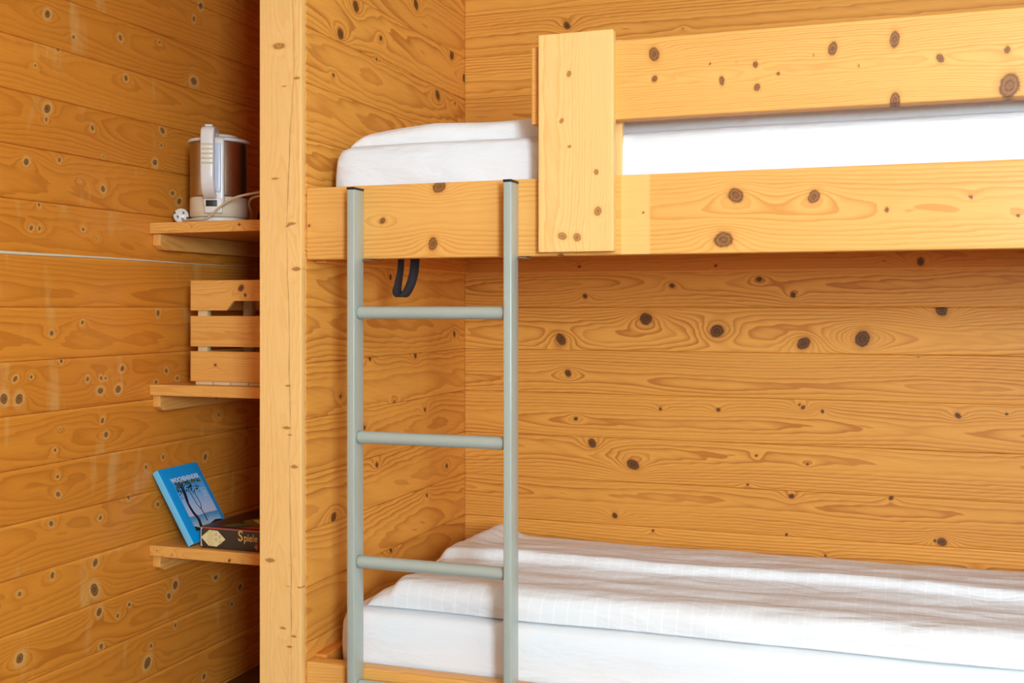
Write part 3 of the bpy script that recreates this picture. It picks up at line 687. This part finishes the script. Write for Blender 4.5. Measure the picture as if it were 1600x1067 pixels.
def strokes(lines, mat, nm, lift):
    parts = []
    for pts, w0, w1 in lines:
        pts = spline(np.array([(a, b_, 0) for a, b_ in pts]), 6)[:, :2]; n = len(pts); tg = np.gradient(pts, axis=0); L = []; R_ = []
        for i in range(n):
            t = tg[i]/np.linalg.norm(tg[i]); nn = np.array([-t[1], t[0]]); w = w0 + (w1-w0)*i/(n-1)
            L.append(pts[i] + nn*w); R_.append(pts[i] - nn*w)
        parts.append(prism([tuple(x) for x in L] + [tuple(x) for x in R_[::-1]], bO + bN*lift, bU, bV, bN, .0002))
    v, f = merge(*parts); return mk(nm, v, f, mat, fc, smooth=False)
M_TRUNK = plain('print_dark_brown', (44, 32, 48), .4); M_GRASS = plain('print_dark_green', (28, 56, 44), .4)
M_LEAF = plain('print_olive', (96, 112, 66), .4); M_WPRINT = plain('print_white', (244, 248, 252), .4); M_NAVY = plain('print_navy', (26, 44, 66), .4)
bpoly('meadow_print', [(pu0,pv0),(pu1,pv0),(pu1,pv0+.014),(.135,pv0+.018),(.112,pv0+.012),(.088,pv0+.004),(.07,pv0+.010),(.058,pv0+.006),(pu0,pv0+.016)], M_GRASS, .0005)
strokes([([(.062,.038),(.066,.062),(.058,.085),(.055,.115),(.060,.150),(.058,.184)], .0058, .0032), ([(.058,.118),(.066,.15),(.070,.184)], .0030, .0018),
         ([(.100,.050),(.100,.072),(.098,.088)], .0019, .0016), ([(.098,.088),(.090,.105),(.087,.135),(.084,.155)], .0014, .0011), ([(.098,.088),(.106,.105),(.104,.135),(.110,.150)], .0014, .0011)], M_TRUNK, 'tree_print', .0008)
rl = np.random.RandomState(3); parts = []
for k in range(230):
    if k < 120: cu_, cv_ = rl.uniform(.040, .156), rl.uniform(.168, .184)
    elif k < 190: cu_, cv_ = rl.normal(.100, .018), rl.normal(.158, .010)
    else: cu_, cv_ = rl.normal(.046, .006), rl.normal(.158, .012)
    cu_ = min(max(cu_, pu0+.004), pu1-.004); cv_ = min(cv_, pv1-.003); a0 = rl.uniform(0, 6); rr = rl.uniform(.0016, .0036)
    parts.append(prism([(cu_+rr*math.cos(a0+t)*rl.uniform(.6, 1.1), cv_+rr*math.sin(a0+t)*rl.uniform(.6, 1.1)) for t in np.linspace(0, 6.28, 6)[:-1]], bO+bN*.0011, bU, bV, bN, .0001))
h_ = len(parts)//2
v, f = merge(*parts[:h_]); mk('foliage_print', v, f, M_LEAF, fc, smooth=False)
v, f = merge(*parts[h_:]); mk('foliage_print', v, f, M_GRASS, fc, smooth=False)
v, f = lettering('WOCHENENDER', .0205, bO + bU*.030 + bV*.180 + bN*.0014, bU, bV, bN, bold=.0002, squeeze=.80); mk('title_lettering', v, f, M_WPRINT, fc, smooth=False)
v, f = merge(*[prism([(.138+.002*(k % 2), .146-.006*k), (.156, .146-.006*k), (.156, .1475-.006*k), (.138+.002*(k % 2), .1475-.006*k)], bO+bN*.0008, bU, bV, bN, .0001) for k in range(5)])
mk('cover_lines', v, f, M_WPRINT, fc, smooth=False)

# ------------------------------------------------------------------ game box
GX0, GX1, GY0, GY1, GZ0, GZ1 = -.536, -.246, .360, .640, -.659, -.600
gb = empty('game_box', (-.39, .50, -.659), 'worn dark board game box lying on the lowest shelf before the blue book', 'game box')
M_GDARK = plain('dark_printed_card', (58, 52, 44), .35, 0, .15); M_GRED = plain('red_card_edge', (196, 84, 70), .5)
M_GTOP = plain('box_lid_card', (52, 24, 22), .35); M_GWORN = plain('worn_card', (222, 206, 190), .8); M_GGOLD = plain('gold_print', (240, 196, 110), .45)
M_GCREAM = plain('cream_board_print', (240, 226, 160), .45); M_GOLIVE = plain('olive_print', (150, 120, 40), .45); M_GORED = plain('orange_red_print', (206, 78, 48), .45)
v, q = box((GX0+.001, GY0+.001, GZ0+.0005), (GX1-.001, GY1-.001, GZ0+.053), .0015); mk('tray', v, q.tolist(), M_GDARK, gb)
v, q = box((GX0, GY0, GZ0+.004), (GX1, GY1, GZ1), .0016); lid = mk('lid', v, q.tolist(), M_GDARK, gb)
fO = np.array([GX0, GY0, GZ0]); fU = (1,0,0); fV = (0,0,1); fN = np.array((0,-1.,0))
def gfront(nm, poly, mat, lift=.0003, h=.0002, label=None):
    v, f = prism(poly, fO + fN*lift, fU, fV, fN, h); return mk(nm, v, f, mat, lid, smooth=False, label=label)
gfront('lid_edge', [(.003,.0545),(.286,.0545),(.286,.058),(.003,.058)], M_GRED, label='red rubbed lid edge')
gfront('worn_corner', [(.0006,.006),(.006,.005),(.004,.014),(.0035,.03),(.003,.048),(.006,.055),(.0006,.057)], M_GWORN, .0004)
gfront('board_print', [(.002,.030),(.028,.051),(.055,.050),(.080,.028),(.052,.007),(.026,.008)], M_GCREAM, .0006, label='cream six-sided picture of game boards')
dots = []; dred = []
for r_ in range(8):
    for c_ in range(3):
        dx = .026 + c_*.0065 + (.003 if r_ % 2 else 0) - .004*abs(math.sin(r_*.7)); dz = .012 + r_*.005
        (dots if (r_+c_) % 2 else dred).append(prism([(dx+.0012*math.cos(t), dz+.0012*math.sin(t)) for t in np.linspace(0, 6.28, 7)[:-1]], fO+fN*.0009, fU, fV, fN, .0001))
v, f = merge(*dots); mk('dots_print', v, f, M_BLACKC, lid, smooth=False); v, f = merge(*dred); mk('dots_print', v, f, M_GORED, lid, smooth=False)
sq = [[(.050+a, .020+b_), (.056+a, .026+b_), (.050+a, .032+b_), (.044+a, .026+b_)] for a, b_ in ((0,0),(.012,.008),(.0,.014),(.014,-.006))]
v, f = merge(*[prism(s_, fO+fN*.0009, fU, fV, fN, .0001) for s_ in sq]); mk('squares_print', v, f, M_YELLOWP, lid, smooth=False)
v, f = lettering('S', .040, fO + fN*.0006 + np.array((.119,0,.0275)), fU, fV, fN, bold=.0005, squeeze=.9); v2, f2 = lettering('piele', .0285, fO + fN*.0006 + np.array((.1375,0,.0275)), fU, fV, fN, bold=.0004, squeeze=.80)
v3, f3 = lettering('k', .0285, fO + fN*.0006 + np.array((.1905,0,.0275)), fU, fV, fN, bold=.0004, squeeze=.9)
v, f = merge((v, f), (v2, f2), (v3, f3)); mk('title_lettering', v, f, M_GGOLD, lid, smooth=False, label='gold lettering')
v, f = lettering('4', .020, fO + fN*.0006 + np.array((.171,0,.008)), fU, fV, fN, bold=.001); mk('number_lettering', v, f, M_GORED, lid, smooth=False, label='red number')
tO = np.array([GX0, GY0, GZ1]); 
def gtop(nm, poly, mat, lift=.0002):
    v, f = prism(poly, tO + np.array([0,0,lift]), (1,0,0), (0,1,0), (0,0,1), .0002); mk(nm, v, f, mat, lid, smooth=False)
gtop('lid_print', [(.004,.004),(.286,.004),(.286,.276),(.004,.276)], M_GTOP)
gtop('shape_print', [(.07,.10),(.11,.055),(.17,.045),(.24,.07),(.28,.12),(.27,.20),(.18,.23),(.10,.19)], M_GOLIVE, .0005)
gtop('shape_print', [(.11,.012),(.20,.008),(.25,.03),(.20,.045),(.14,.04)], M_GORED, .0005)
gtop('shape_print', [(.09,.12),(.14,.075),(.19,.10),(.22,.085),(.20,.14),(.13,.16)], M_GCREAM, .0008)
gtop('shape_print', [(.05,.03),(.08,.02),(.12,.045),(.16,.035),(.13,.06),(.08,.07)], M_LEAF, .0006)

# ------------------------------------------------------------------ light
w = bpy.data.worlds.new('World'); bpy.context.scene.world = w; w.use_nodes = True
bg = w.node_tree.nodes['Background']; bg.inputs[0].default_value = (.75, .87, 1, 1); bg.inputs[1].default_value = 1.0
def area(name, loc, rot, sx, sy, power, colr, cat=None):
    L = bpy.data.lights.new(name, 'AREA'); L.shape = 'RECTANGLE'; L.size = sx; L.size_y = sy; L.energy = power; L.color = colr
    o = bpy.data.objects.new(name, L); col.objects.link(o); o.location = (loc[0], loc[1], loc[2]+E); o.rotation_euler = rot
    return o
area('window_daylight', ((WX0+WX1)/2, FY-.07, (WZ0+WZ1)/2), (math.radians(90), 0, 0), WX1-WX0-.1, WZ1-WZ0-.1, POWER, (.66, .85, 1.0))
area('unseen_fill', (1.2, -1.5, 1.24), (0, 0, 0), .35, .35, FILL, (1., .93, .82))  # unseen fill light without a fixture, added to brighten the shade

# ------------------------------------------------------------------ camera
cam = bpy.data.cameras.new('camera'); co = bpy.data.objects.new('camera', cam); col.objects.link(co)
cam.sensor_width = 36.; cam.lens = 36.*1750/1600; cam.shift_y = -53.5/1600
co.location = (1.3, -2.244, E); co.rotation_euler = (math.radians(90), 0, math.radians(19.65))
cam.clip_start = .05
sc = bpy.context.scene; sc.camera = co
sc.view_settings.view_transform = 'Standard'; sc.view_settings.look = 'None'; sc.view_settings.gamma = 1; sc.view_settings.use_curve_mapping = False
sc.view_settings.exposure = EXPO
